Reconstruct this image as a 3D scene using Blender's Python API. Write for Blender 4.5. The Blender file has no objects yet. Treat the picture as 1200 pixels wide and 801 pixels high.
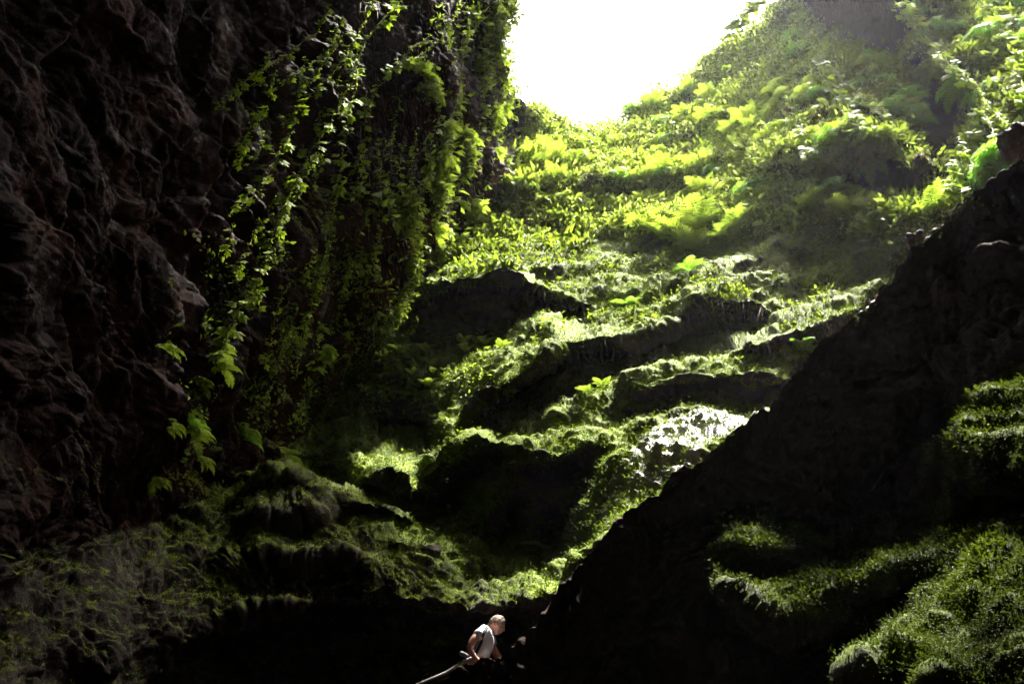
import bpy, math, random
import numpy as np
from mathutils import Vector, Matrix
R = math.radians
HAZE = .0004
rng = np.random.default_rng(7)
random.seed(7)
SC = bpy.context.scene
COL = SC.collection
# ------------------------------------------------------------------ camera
F = 1050.0; CX = 600.0; CY = 400.5; PITCH = R(36)
CAM = np.array([0.0, 0.0, 1.6])
FW = np.array([0.0, math.cos(PITCH), math.sin(PITCH)])
UP = np.array([0.0, -math.sin(PITCH), math.cos(PITCH)])
RT = np.array([1.0, 0.0, 0.0])
def at(x, y, d):
    x = np.asarray(x, float); y = np.asarray(y, float); d = np.asarray(d, float)
    return CAM + d[..., None] * (FW + ((x - CX) / F)[..., None] * RT + ((CY - y) / F)[..., None] * UP)
def to_px(p):
    q = np.asarray(p) - CAM; d = q @ FW
    return CX + F * (q @ RT) / d, CY - F * (q @ UP) / d, d
cam = bpy.data.cameras.new('camera'); co = bpy.data.objects.new('camera', cam); COL.objects.link(co)
cam.sensor_width = 36; cam.lens = 36 * F / 1200; cam.clip_end = 500
co.location = CAM; co.rotation_euler = (R(90) + PITCH, 0, 0)
SC.camera = co
# ------------------------------------------------------------------ noise
_r = np.random.default_rng(3)
PERM = _r.permutation(256); G = _r.normal(size=(256, 3)); G /= np.linalg.norm(G, axis=1)[:, None]; G = G.astype(np.float32)
def perlin(p):
    p = p.astype(np.float32); i = np.floor(p).astype(np.int32); f = p - i; u = f * f * f * (f * (f * 6 - 15) + 10)
    out = 0
    for dx in (0, 1):
        hx = PERM[(i[..., 0] + dx) & 255]; wx = u[..., 0] if dx else 1 - u[..., 0]
        for dy in (0, 1):
            hy = PERM[(hx + i[..., 1] + dy) & 255]; wy = u[..., 1] if dy else 1 - u[..., 1]
            for dz in (0, 1):
                g = G[PERM[(hy + i[..., 2] + dz) & 255]]; wz = u[..., 2] if dz else 1 - u[..., 2]
                d = g[..., 0] * (f[..., 0] - dx) + g[..., 1] * (f[..., 1] - dy) + g[..., 2] * (f[..., 2] - dz)
                out = out + d * wx * wy * wz
    return out * 1.6
def nz(p, s, o=0.0): return perlin(p * s + o)
def sstep(a, b, x):
    t = np.clip((x - a) / (b - a), 0, 1); return t * t * (3 - 2 * t)
# ------------------------------------------------------------------ membrane solver
class Field:
    def __init__(s, x0, x1, y0, y1, step):
        s.x0, s.y0, s.step = x0, y0, step
        s.nx = int((x1 - x0) / step) + 1; s.ny = int((y1 - y0) / step) + 1
        s.cons = []
    def curve(s, pts): s.cons.append(np.array(pts, float))
    def lip(s, pts, uc, dp, dx=0):
        pts = np.array(pts, float); s.curve(pts)
        q = pts.copy(); q[:, 1] += dp; q[:, 0] += dx; q[:, 2] += uc; s.curve(q[1:-1] if len(q) > 4 else q)
    def solve(s):
        prev = None
        for k in (8, 4, 2, 1):
            st = s.step * k; nx = (s.nx - 1) // k + 1; ny = (s.ny - 1) // k + 1
            acc = np.zeros((ny, nx)); cnt = np.zeros((ny, nx))
            for c in s.cons:
                for a, b in (zip(c[:-1], c[1:]) if len(c) > 1 else [(c[0], c[0])]):
                    n = int(max(abs(b[0] - a[0]), abs(b[1] - a[1])) / st * 1.6) + 2
                    t = np.linspace(0, 1, n)[:, None]; p = a + (b - a) * t
                    ix = np.rint((p[:, 0] - s.x0) / st).astype(int); iy = np.rint((p[:, 1] - s.y0) / st).astype(int)
                    m = (ix >= 0) & (ix < nx) & (iy >= 0) & (iy < ny)
                    np.add.at(acc, (iy[m], ix[m]), p[m, 2]); np.add.at(cnt, (iy[m], ix[m]), 1)
            M = cnt > 0; V = np.where(M, acc / np.maximum(cnt, 1), 0)
            if prev is None: d = np.full((ny, nx), V[M].mean())
            else:
                yy = np.clip(np.linspace(0, prev.shape[0] - 1, ny), 0, prev.shape[0] - 1); xx = np.clip(np.linspace(0, prev.shape[1] - 1, nx), 0, prev.shape[1] - 1)
                d = s._bil(prev, xx[None, :] + 0 * yy[:, None], yy[:, None] + 0 * xx[None, :])
            d[M] = V[M]
            for it in range(900 if k == 8 else 350 if k > 1 else 160):
                e = np.pad(d, 1, mode='edge'); n = (e[2:, 1:-1] + e[:-2, 1:-1] + e[1:-1, 2:] + e[1:-1, :-2]) * .25
                d = np.where(M, V, n)
            prev = d
        for _ in range(2):
            e = np.pad(d, 1, mode='edge'); d = (e[2:, 1:-1] + e[:-2, 1:-1] + e[1:-1, 2:] + e[1:-1, :-2] + 2 * d) / 6
        s.d = d
    @staticmethod
    def _bil(a, x, y):
        x = np.clip(x, 0, a.shape[1] - 1.001); y = np.clip(y, 0, a.shape[0] - 1.001)
        i = x.astype(int); j = y.astype(int); u = x - i; v = y - j
        return (a[j, i] * (1 - u) + a[j, i + 1] * u) * (1 - v) + (a[j + 1, i] * (1 - u) + a[j + 1, i + 1] * u) * v
    def __call__(s, x, y): return s._bil(s.d, (np.asarray(x, float) - s.x0) / s.step, (np.asarray(y, float) - s.y0) / s.step)
# ------------------------------------------------------------------ the cave walls and stepped slope
A = Field(-330, 1530, -320, 1100, 5)
for c in [
    [(-330,-320,7),(-330,400,6.5),(-330,1100,6)],
    [(0,-320,9.5),(0,0,9),(0,200,8.5),(0,400,8.5),(0,600,8.3)],
    [(200,-320,13),(200,0,12.5),(200,200,12),(205,350,11.6),(160,480,11),(60,590,9.6)],
    [(400,-320,21),(400,0,17.5),(380,150,16.5),(350,300,15.3),(300,420,14),(225,520,12.6)],
    [(560,-320,28),(590,-100,25.5),(600,0,24),(592,60,24),(610,110,26)],
    [(520,-320,25),(520,0,20.5),(520,100,20),(500,200,19.4),(470,300,18.5),(440,370,17.8)],
    [(610,170,27),(600,215,26),(560,260,24.6),(520,315,22.5),(480,345,20.8),(430,400,18.8),(400,450,18.6),(360,500,17.6),(320,540,15.4),(260,575,14),(200,605,12.7),(120,625,11.2)],
    [(600,150,29),(660,137,32),(690,150,33),(740,135,33.5),(780,105,34),(830,70,34),(860,35,34),(890,0,33.5),(950,-100,33),(1100,-320,31)],
    [(600,268,24.3),(660,272,24),(740,265,23.5),(820,258,22.5),(900,252,21.3),(980,250,19.5),(1060,250,17.5),(1120,240,16.3)],
    [(950,110,25.1),(985,104,24.2)], [(1060,-100,31),(1180,-100,31),(1400,-320,32)],
    [(1190,0,25),(1200,100,18.8),(1200,190,15.2)],
    [(500,300,22.6),(560,287,22.9),(620,287,23),(680,292,22.8),(740,292,22.4),(820,282,21.6),(900,287,20.2),(1000,276,18.6)],
    [(440,445,18.5),(500,425,18.7),(560,408,19.2),(600,396,19.3)],
    [(760,330,19.6),(860,320,18.8),(960,318,17.6),(1050,300,16.4)],
    [(525,478,17.4),(560,440,17.9),(610,392,18.6),(650,366,19),(700,359,19.1),(760,360,18.9),(800,347,18.9)],
    [(920,372,16.7),(980,350,16.2),(1030,332,15.6)],
    [(745,450,15.2),(770,430,15.3),(830,415,15.4),(900,408,15.3),(940,415,14.9)],
    [(520,512,15.7),(600,497,15.6),(680,474,15.45),(742,466,15.2)],
    [(920,457,13.9),(880,495,13.1),(820,540,12.5),(760,590,12.0),(700,640,11.6)],
    [(820,482,14.2),(760,520,13.5)],
    [(300,592,13.6),(400,577,13.9),(490,598,13.9),(500,630,13.5),(550,645,13.1),(600,660,12.8),(650,682,12.3)],
    [(598,552,14),(590,580,13.9),(570,610,13.8),(548,634,13.8)],
    [(608,585,15.3),(594,615,15.2),(580,640,14.8)],
    [(560,560,16.9),(520,590,16.9)], [(330,548,16.6),(400,567,17.8),(490,590,17.9)], [(450,500,18.5),(505,508,18.4)],
    [(650,600,15.4),(640,640,15),(690,565,15.2)],
    [(265,801,12.5),(330,801,12.9),(500,801,12.9),(700,760,12.9)],
    [(100,801,8.9),(180,801,9.9)],
    [(0,660,8.9),(60,645,9.7),(120,632,10.7)],
    [(110,700,9.7),(130,760,9.1),(120,801,8.6),(60,900,7.4)],
    [(0,801,7.0),(0,1100,5.5)],
    [(250,640,12.4),(400,640,12.6),(500,672,12.3)],
    [(405,575,13.5),(440,561,13.8),(485,577,13.6)],
    [(305,560,13.7),(330,553,13.9),(365,590,13.3)],
    [(1000,500,15),(1200,400,15)], [(1000,801,13),(1300,801,12)],
    [(1530,-320,29),(1500,500,12),(1530,1100,11)],
    [(300,1100,10),(900,1100,10)],
]: A.curve(c)
A.lip([(900,192,22.2),(960,182,20.8),(1000,166,19.8),(1060,172,18.6),(1100,192,17.2)], 2.4, 14)
A.lip([(925,-8,31),(960,-8,28),(1010,-8,25),(1065,-8,24)], 1.4, 14)
A.curve([(930,30,30),(965,45,28.6),(1010,62,27.3),(1058,66,25.8)])
A.curve([(960,62,26.2),(1000,80,24.6),(1050,86,23)])
A.lip([(1072,70,23),(1100,78,22),(1138,100,20.4)], 2.2, 12)
A.curve([(1066,150,22.2),(1100,190,20.4)])
A.curve([(1000,234,21.4),(1050,237,20.4),(1098,232,18.9)])
A.lip([(620,225,25.6),(680,215,26),(760,215,25.8),(830,210,25.2),(890,205,24.2)], .9, 12)
A.lip([(425,368,18.6),(470,352,19.3),(500,337,19.4),(550,325,19.8),(600,328,19.9),(640,347,19.5),(680,352,19.4),(725,338,19.7)], 2.6, 15)
A.lip([(515,500,16.1),(560,478,16.1),(600,450,16.1),(640,420,16.2),(665,402,16.5),(700,397,16.7),(750,400,16.8),(790,385,16.9),(820,357,17.3),(850,352,17.3),(890,365,16.7),(912,373,16.4)], 3.0, 16)
A.lip([(870,407,15),(950,387,14.8),(1000,362,14.6)], 1.0, 9)
A.lip([(745,464,14.9),(800,449,14.5),(860,445,14.3),(925,444,14)], .9, 8)
A.lip([(512,530,14.7),(560,519,14.3),(598,522,14),(612,546,13.8),(650,545,13.7),(690,524,13.8),(725,524,13.7)], 2.6, 16)
A.lip([(728,530,13.6),(705,565,13.1),(688,600,12.7),(678,640,12.2),(663,668,11.9)], 2.0, 5, -15)
A.lip([(188,796,10.1),(222,757,10.6),(260,730,11),(300,714,11.3),(350,709,11.3),(400,703,11.5),(450,702,11.5),(500,715,11.5),(560,722,11.4),(610,712,11.3),(655,692,11.2)], 2.2, 14)
A.lip([(240,665,11.9),(300,655,12),(350,660,12),(420,657,12.1),(470,668,12)], .6, 8)
A.lip([(395,590,13.1),(440,591,13.0),(492,600,13.1)], .9, 7)
A.lip([(295,612,12.7),(340,614,12.7),(380,604,12.9)], .6, 6)
A.solve()
# ------------------------------------------------------------------ the near ridge
CREST = np.array([(1700,-60,10.5),(1560,60,11),(1300,130,12),(1205,192,12.3),(1160,222,12.3),(1125,244,12.1),(1100,262,12),(1080,290,11.9),(1055,315,11.9),(1030,345,11.8),(1008,372,11.8),(985,386,11.7),
    (960,415,11.6),(935,448,11.6),(905,475,11.4),(880,495,11.3),(850,515,11.2),(820,545,11.0),(780,572,10.9),(740,602,10.7),(700,640,10.5),(665,682,10.3),(640,715,10.1),(612,752,9.9),(585,772,9.7),(540,790,9.6),(480,822,9.4),(400,870,9),(300,940,8)], float)[::-1]
Bf = Field(290, 1710, -70, 1110, 5)
Bf.curve(CREST)
for c in [
    [(1085,480,11.7),(1060,560,11.8),(1000,605,11.7),(900,600,11.6),(850,600,11)],
    [(845,614,10.2),(900,622,10.1),(1000,628,10.0),(1050,610,10.0),(1085,560,10.1),(1095,500,10.0),(1145,456,10.0),(1200,430,9.9),(1400,330,9.9)],
    [(1130,500,9.2),(1150,550,8.8),(1110,610,9.2)],
    [(1200,500,8.8),(1190,545,8.5)],
    [(900,801,10.8),(950,765,10.9),(1010,740,10.4)], [(700,801,9.9),(800,700,10.7)],
    [(1110,700,8.3),(1060,760,8.0),(1010,801,7.7)], [(1200,640,7.9),(1200,720,7.2),(1200,801,6.5)], [(1100,801,7.1),(1150,740,7.5)],
    [(400,1100,7),(900,1100,7.5),(1200,1100,5),(1700,1100,4)], [(1700,200,9),(1700,700,5.5)],
]: Bf.curve(c)
Bf.lip([(832,650,10.0),(850,690,9.55),(900,735,9.2),(960,728,9.1),(985,695,9.1),(1030,690,8.9),(1065,668,8.8),(1100,655,8.7)], 1.5, 12)
Bf.lip([(850,640,9.95),(900,648,9.8),(950,652,9.7)], .5, 6)
Bf.lip([(1120,560,9.0),(1150,585,8.8),(1200,590,8.5)], .45, 12)
Bf.solve()
# ------------------------------------------------------------------ mesh helpers
def mesh_np(name, V, Fq, mat=None, parent=None, smooth=True, attrs=None, tris=None):
    """V (n,3), Fq (m,4) quads (a repeated last index makes a triangle)"""
    me = bpy.data.meshes.new(name)
    me.vertices.add(len(V)); me.vertices.foreach_set('co', np.asarray(V, np.float32).ravel())
    k = Fq.shape[1]
    me.loops.add(len(Fq) * k); me.loops.foreach_set('vertex_index', np.asarray(Fq, np.int32).ravel())
    me.polygons.add(len(Fq)); me.polygons.foreach_set('loop_start', np.arange(0, len(Fq) * k, k, dtype=np.int32))
    me.polygons.foreach_set('loop_total', np.full(len(Fq), k, np.int32))
    me.polygons.foreach_set('use_smooth', np.full(len(Fq), smooth))
    for an, av in (attrs or {}).items():
        a = me.attributes.new(an, 'FLOAT', 'POINT'); a.data.foreach_set('value', np.asarray(av, np.float32))
    me.update(calc_edges=True)
    o = bpy.data.objects.new(name, me); COL.objects.link(o)
    if mat: me.materials.append(mat)
    if parent: o.parent = parent
    return o
def tag(o, label=None, cat=None, group=None, kind=None):
    if label: o['label'] = label
    if cat: o['category'] = cat
    if group: o['group'] = group
    if kind: o['kind'] = kind
    return o
def gnormals(P):
    du = np.gradient(P, axis=1); dv = np.gradient(P, axis=0)
    n = np.cross(du, dv); n /= np.linalg.norm(n, axis=2)[..., None] + 1e-9
    s = np.sign((n * (CAM - P)).sum(2))[..., None]
    return n * np.where(s == 0, 1, s)
def blur(a, n):
    for _ in range(n):
        e = np.pad(a, ((1, 1), (1, 1)) + ((0, 0),) * (a.ndim - 2), mode='edge')
        a = (e[2:, 1:-1] + e[:-2, 1:-1] + e[1:-1, 2:] + e[1:-1, :-2] + a) / 5
    return a
def relief(P, amp, calm=0):
    """rock and moss cushions, all in world space"""
    q = P + .35 * np.stack([nz(P, .9, 5), nz(P, .9, 25), nz(P, .9, 45)], -1)
    big = .30 * nz(P, .38, 1) + .20 * nz(P, .8, 9)
    strat = q[..., 2] * .75 + .55 * nz(P, .45, 77); fr = strat - np.floor(strat)
    layer = .16 * (sstep(0, .75, fr) * (1 - sstep(.86, 1, fr)) - .5)
    med = .20 * (np.abs(nz(q, 1.7, 13)) - .25) + .11 * (np.abs(nz(q, 3.6, 31)) - .25)
    fine = .075 * (np.abs(nz(q, 7.5, 3)) - .25) + .032 * (np.abs(nz(P, 14, 8)) - .25)
    q2 = P @ np.array([[.8, .5, -.33], [-.6, .75, .3], [.4, -.05, .9]]) ; s2 = q2[..., 1] * .9 + .9 * nz(P, .5, 41); f2 = s2 - np.floor(s2); s3 = q2[..., 2] * 2.1 + .8 * nz(P, 1.1, 43); f3 = s3 - np.floor(s3)
    crack = .30 * (f2 - .5) * sstep(1, .93, f2) + .10 * (f3 - .5) * sstep(1, .9, f3)
    return .7 * calm * crack + big * (amp + .2 * calm) + layer * amp + (med * amp + fine * (.5 + .5 * amp)) * (1 - .3 * calm)
# ------------------------------------------------------------------ materials
def nodes(name):
    m = bpy.data.materials.new(name); m.use_nodes = True; nt = m.node_tree; nt.nodes.clear()
    out = nt.nodes.new('ShaderNodeOutputMaterial')
    def N(t, **k):
        n = nt.nodes.new('ShaderNode' + t)
        for a, b in k.items():
            if a.startswith('i_'):
                n.inputs[a[2:].replace('_', ' ')].default_value = b
            else: setattr(n, a, b)
        return n
    return m, nt, N, out
def ramp(N, nt, fac, stops):
    r = N('ValToRGB'); nt.links.new(fac, r.inputs[0]); e = r.color_ramp.elements
    e[0].position, e[0].color = stops[0][0], (*stops[0][1], 1); e[1].position, e[1].color = stops[-1][0], (*stops[-1][1], 1)
    for p, c in stops[1:-1]:
        x = e.new(p); x.color = (*c, 1)
    return r.outputs[0]
def rock_mat(name, rock, moss, SPEC=.1):
    m, nt, N, out = nodes(name); L = nt.links.new
    tc = N('TexCoord')
    def noise(s, d=6, r=.6):
        n = N('TexNoise'); n.inputs['Scale'].default_value = s; n.inputs['Detail'].default_value = d; n.inputs['Roughness'].default_value = r
        L(tc.outputs['Object'], n.inputs['Vector']); return n.outputs['Fac']
    n1, n2, n3 = noise(1.1), noise(9, 8, .7), noise(38, 5, .7)
    rc = ramp(N, nt, n1, rock); rc2 = N('MixRGB', blend_type='MULTIPLY'); rc2.inputs[0].default_value = .75
    L(rc, rc2.inputs[1]); L(ramp(N, nt, n2, [(.3, (.35, .35, .35)), (.7, (1.5, 1.45, 1.4))]), rc2.inputs[2])
    mc = ramp(N, nt, noise(2.3, 7, .65), moss); mc2 = N('MixRGB', blend_type='MULTIPLY'); mc2.inputs[0].default_value = .8
    L(mc, mc2.inputs[1]); L(ramp(N, nt, n3, [(.32, (.45, .45, .4)), (.68, (1.45, 1.45, 1.3))]), mc2.inputs[2])
    am = N('Attribute', attribute_name='moss'); aw = N('Attribute', attribute_name='wet')
    s = N('Math', operation='ADD'); L(am.outputs['Fac'], s.inputs[0])
    t = N('Math', operation='MULTIPLY_ADD'); L(n2, t.inputs[0]); t.inputs[1].default_value = 1.5; t.inputs[2].default_value = -.75; L(t.outputs[0], s.inputs[1])
    mr = N('MapRange'); L(s.outputs[0], mr.inputs[0]); mr.inputs[1].default_value = .38; mr.inputs[2].default_value = .62
    col = N('MixRGB'); L(mr.outputs[0], col.inputs[0]); L(rc2.outputs[0], col.inputs[1]); L(mc2.outputs[0], col.inputs[2])
    # bare washed rock
    ws = N('Math', operation='ADD'); L(aw.outputs['Fac'], ws.inputs[0]); L(t.outputs[0], ws.inputs[1])
    wr = N('MapRange'); L(ws.outputs[0], wr.inputs[0]); wr.inputs[1].default_value = .45; wr.inputs[2].default_value = .6
    col2 = N('MixRGB'); L(wr.outputs[0], col2.inputs[0]); L(col.outputs[0], col2.inputs[1])
    L(ramp(N, nt, n3, [(.35, (.09, .085, .08)), (.62, (.21, .2, .195))]), col2.inputs[2])
    bs = N('BsdfPrincipled'); L(col2.outputs[0], bs.inputs['Base Color'])
    ro = N('MapRange'); L(wr.outputs[0], ro.inputs[0]); ro.inputs[3].default_value = .75; ro.inputs[4].default_value = .42
    wet = N('MapRange'); L(noise(3.1, 4), wet.inputs[0]); wet.inputs[1].default_value = .55; wet.inputs[2].default_value = .68; wet.inputs[3].default_value = 0; wet.inputs[4].default_value = .4
    inv = N('Math', operation='SUBTRACT'); inv.inputs[0].default_value = 1; L(mr.outputs[0], inv.inputs[1])
    wm = N('Math', operation='MULTIPLY'); L(wet.outputs[0], wm.inputs[0]); L(inv.outputs[0], wm.inputs[1])
    rs = N('Math', operation='SUBTRACT', use_clamp=True); L(ro.outputs[0], rs.inputs[0]); L(wm.outputs[0], rs.inputs[1]); L(rs.outputs[0], bs.inputs['Roughness'])
    sp = N('MapRange'); L(wr.outputs[0], sp.inputs[0]); sp.inputs[3].default_value = SPEC; sp.inputs[4].default_value = .45; L(sp.outputs[0], bs.inputs['Specular IOR Level'])
    bp = N('Bump'); bp.inputs['Strength'].default_value = .9; bp.inputs['Distance'].default_value = .04
    h = N('Math', operation='ADD'); L(n3, h.inputs[0]); L(n2, h.inputs[1]); L(h.outputs[0], bp.inputs['Height']); L(bp.outputs[0], bs.inputs['Normal'])
    L(bs.outputs[0], out.inputs[0]); return m
MOSS = [(.25, (.04, .05, .010)), (.45, (.08, .12, .010)), (.6, (.13, .185, .010)), (.8, (.18, .235, .018))]
M_slope = rock_mat('mossy_rock', [(.3, (.022, .018, .016)), (.55, (.05, .04, .034)), (.75, (.10, .085, .07))], MOSS)
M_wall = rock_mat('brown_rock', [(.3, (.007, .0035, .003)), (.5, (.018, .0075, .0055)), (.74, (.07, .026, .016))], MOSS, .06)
M_right = rock_mat('shaded_rock', [(.3, (.007, .006, .006)), (.55, (.016, .013, .012)), (.75, (.035, .03, .026))], MOSS)  # rock colour darkened to put overhang shade into the right hollows
M_near = rock_mat('dimmed_moss_rock', [(.3, (.022, .014, .012)), (.55, (.05, .03, .026)), (.75, (.10, .06, .05))], [(p, tuple(v * .5 for v in c)) for p, c in MOSS])  # near moss is darker olive, with shade put into its colour too
def leaf_mat(name, stops, scale=3.0, trans=.45, rough=.65):
    m, nt, N, out = nodes(name); L = nt.links.new
    tc = N('TexCoord'); n = N('TexNoise'); n.inputs['Scale'].default_value = scale; n.inputs['Detail'].default_value = 5; L(tc.outputs['Object'], n.inputs['Vector'])
    c = ramp(N, nt, n.outputs['Fac'], stops)
    bs = N('BsdfPrincipled'); L(c, bs.inputs['Base Color']); bs.inputs['Roughness'].default_value = rough; bs.inputs['Specular IOR Level'].default_value = .2
    tr = N('BsdfTranslucent'); L(c, tr.inputs[0]); mx = N('MixShader'); mx.inputs[0].default_value = trans
    L(bs.outputs[0], mx.inputs[1]); L(tr.outputs[0], mx.inputs[2]); L(mx.outputs[0], out.inputs[0]); return m
M_leaf = leaf_mat('vine_leaf', [(.3, (.13, .20, .012)), (.5, (.22, .32, .015)), (.7, (.31, .42, .03))])
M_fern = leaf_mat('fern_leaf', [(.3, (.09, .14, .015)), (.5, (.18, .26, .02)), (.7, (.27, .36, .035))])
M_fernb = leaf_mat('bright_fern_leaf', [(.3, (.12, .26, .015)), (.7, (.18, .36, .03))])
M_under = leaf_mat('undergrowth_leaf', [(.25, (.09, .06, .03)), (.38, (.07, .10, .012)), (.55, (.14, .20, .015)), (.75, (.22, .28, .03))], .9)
M_bank = leaf_mat('lit_bank_leaf', [(.25, (.18, .14, .06)), (.4, (.20, .27, .04)), (.55, (.33, .43, .07)), (.75, (.48, .55, .13))], .7)  # undergrowth leaves paled so their colour carries the glare under the opening
M_mossb = leaf_mat('moss_blade', MOSS, 1.5, .3, .7)
M_mossd = leaf_mat('dimmed_moss_blade', [(p, tuple(v * .55 for v in c)) for p, c in MOSS], 1.5, .3, .7)  # blades dimmed along with the near moss, in place of shade
M_root = leaf_mat('hanging_root', [(.3, (.07, .05, .03)), (.7, (.16, .13, .07))], 2, .1, .8)
M_stem = leaf_mat('vine_stem', [(.3, (.07, .06, .02)), (.7, (.14, .13, .04))], 2, .1, .7)
# ------------------------------------------------------------------ build slope + walls
def axis(a, b, lo, hi, fine, coarse):
    return np.concatenate([np.arange(a, lo, coarse), np.arange(lo, hi, fine), np.arange(hi, b + 1, coarse)])
gx = axis(-320, 1520, -16, 1216, 1.7, 16); gy = axis(-310, 1090, -16, 816, 1.25, 16)
X, Y = np.meshgrid(gx, gy)
wob = 7 * (perlin(np.stack([X / 60, Y / 60, 0 * X], -1)))
D = A(X + wob, Y - wob)
P0 = at(X, Y, D); N0 = gnormals(blur(P0, 10))
PA = P0 + N0 * relief(P0, .85 * np.ones_like(X), sstep(430, 240, X) * sstep(600, 500, Y))[..., None]
NA = gnormals(PA)
# left wall / slope / right wall split and the daylight hole
LW = np.array([(-320,640),(120,632),(200,605),(260,575),(320,540),(360,500),(400,450),(430,400),(480,345),(520,315),(560,260),(600,215),(615,160),(620,-330)], float)
def left_of(x, y): return x < np.interp(y, LW[::-1, 1], LW[::-1, 0])
foot = np.array([(890,-320),(890,252),(980,250),(1060,250),(1120,240),(1530,240)], float)
def right_wall(x, y): return (x > 885 + .25 * np.clip(200 - y, 0, 400)) & (y < np.interp(x, foot[:, 0], foot[:, 1]))
def inpoly(x, y, poly):
    c = np.zeros(x.shape, bool); n = len(poly)
    for i in range(n):
        x0, y0 = poly[i]; x1, y1 = poly[(i + 1) % n]
        if y0 == y1: continue
        c ^= ((y0 > y) != (y1 > y)) & (x < (x1 - x0) * (y - y0) / (y1 - y0) + x0)
    return c
OPEN = [(380,-330),(470,-180),(560,-60),(600,-20),(600,20),(590,62),(604,95),(612,118),(636,128),(660,148),(690,156),(720,150),(742,132),(775,116),(800,96),(826,80),(838,58),(868,44),(888,22),(908,-5),(935,-45),(1040,-80),(1250,-120),(1420,-330)]
jit = 7 * perlin(np.stack([X / 16, Y / 16, 3 + 0 * X], -1)) + 4 * perlin(np.stack([X / 6, Y / 6, 9 + 0 * X], -1))
hole = inpoly(X + 2.0 * jit, Y + 1.6 * jit, OPEN)
up = NA[..., 2]
ms = .62 + .45 * np.clip(up, -1, 1) + .25 * nz(PA, .5, 50)
# left wall: mostly bare rock with patches of moss lower down and towards the opening
ms -= .12 * sstep(230, 120, X) * sstep(580, 640, Y)  # moss thinned at lower left to dim it, shade put into colour
ms -= .27 * sstep(560, 610, Y) * sstep(640, 560, X)
lw = left_of(X, Y); wl = sstep(330, 130, X) * sstep(560, 470, Y)
ms = np.where(lw, ms - .35 * (1 - wl) - .8 * wl, ms)
def spot(x, y, d, r):
    c = at(x, y, d); return np.exp(-((PA - c) ** 2).sum(2) / (r * r))
BARE = np.zeros(X.shape)
for pl in ([(935,-30),(1062,-30),(1072,40),(1060,68),(1010,58),(962,36)],[(1072,74),(1138,104),(1128,180),(1104,195),(1066,150)],[(985,192),(1048,172),(1108,204),(1100,236),(1040,240),(992,236)]):
    BARE = np.maximum(BARE, inpoly(X + 1.5 * jit, Y + 1.5 * jit, pl))
BARE = blur(BARE.astype(float), 8); ms = ms - 1.1 * BARE
wet = np.full(X.shape, -.2)
for (x, y, r, s) in [(860,470,.55,.8),(825,500,.6,1.0),(785,520,.6,.9),(745,560,.55,.7),(800,540,.5,.85),(710,520,.25,.3),(890,480,.4,.7),(425,625,.45,.42),(730,575,.5,.6),(705,605,.4,.5),(650,680,.35,.5),(550,690,.6,.3),
                     (570,292,.35,.35),(650,300,.3,.45),(700,360,.25,.4),(860,345,.3,.35),(960,290,.3,.4),(740,300,.3,.35),(930,420,.3,.5)]:
    wet += s * spot(x, y, A(x, y), r)
ni, nj = X.shape
idx = np.arange(ni * nj).reshape(ni, nj)
Q = np.stack([idx[:-1, :-1], idx[1:, :-1], idx[1:, 1:], idx[:-1, 1:]], -1)
ok = ~(hole[:-1, :-1] | hole[1:, :-1] | hole[1:, 1:] | hole[:-1, 1:])
zone = np.zeros(X.shape, int); zone[lw] = 1; zone[right_wall(X, Y) & ~lw] = 2
zq = zone[:-1, :-1]
def part_mesh(name, sel, mat):
    q = Q[sel].reshape(-1, 4); u, inv = np.unique(q, return_inverse=True)
    return mesh_np(name, PA.reshape(-1, 3)[u], inv.reshape(-1, 4), mat, attrs={'moss': ms.ravel()[u], 'wet': wet.ravel()[u]})
tag(part_mesh('rock_slope', ok & (zq == 0), M_slope), kind='structure')
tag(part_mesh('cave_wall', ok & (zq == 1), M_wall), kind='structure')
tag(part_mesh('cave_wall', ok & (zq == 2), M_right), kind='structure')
# near ridge: columns run down from the crest
bx = axis(300, 1700, 470, 1216, 1.7, 14); cy = np.interp(bx, CREST[:, 0], CREST[:, 1]); _b = np.stack([bx, 0 * bx, 0 * bx], -1); cy = cy + 7 * perlin(_b / 34 + 3) + 4.5 * perlin(_b / 13 + 9) + 2.5 * perlin(_b / 5.5 + 5); cd = np.interp(bx, CREST[:, 0], CREST[:, 2])
nb = 360; tt = np.linspace(0, 1, nb) ** 1.15
BX = bx[None, :] + 0 * tt[:, None]; BY = cy[None, :] + tt[:, None] * (1090 - cy)[None, :]
fr = np.clip(6 * (1 - tt * (1090 - cy.min()) / 16), 0, 6)
BD = Bf(BX, BY + 0)
BD = BD - .0
back = np.linspace(7, 1, 14)
BD0 = cd[None, :] + back[:, None] * .28
BY0 = cy[None, :] + back[:, None] * 24.0
PB0 = np.concatenate([at(BX[:14] * 0 + bx[None, :], BY0, BD0), at(BX, BY, BD)], 0)
NB0 = gnormals(blur(PB0, 6)); PBx = np.concatenate([BX[:14] * 0 + bx[None, :], BX]); PBy = np.concatenate([BY0, BY])
for k in range(16): NB0[k] = NB0[16]
crestm = np.exp(-((PBy - np.interp(PBx, CREST[:, 0], CREST[:, 1])) / 40.0) ** 2)
PB = PB0 + NB0 * relief(PB0, .8 - .6 * crestm)[..., None]
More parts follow.
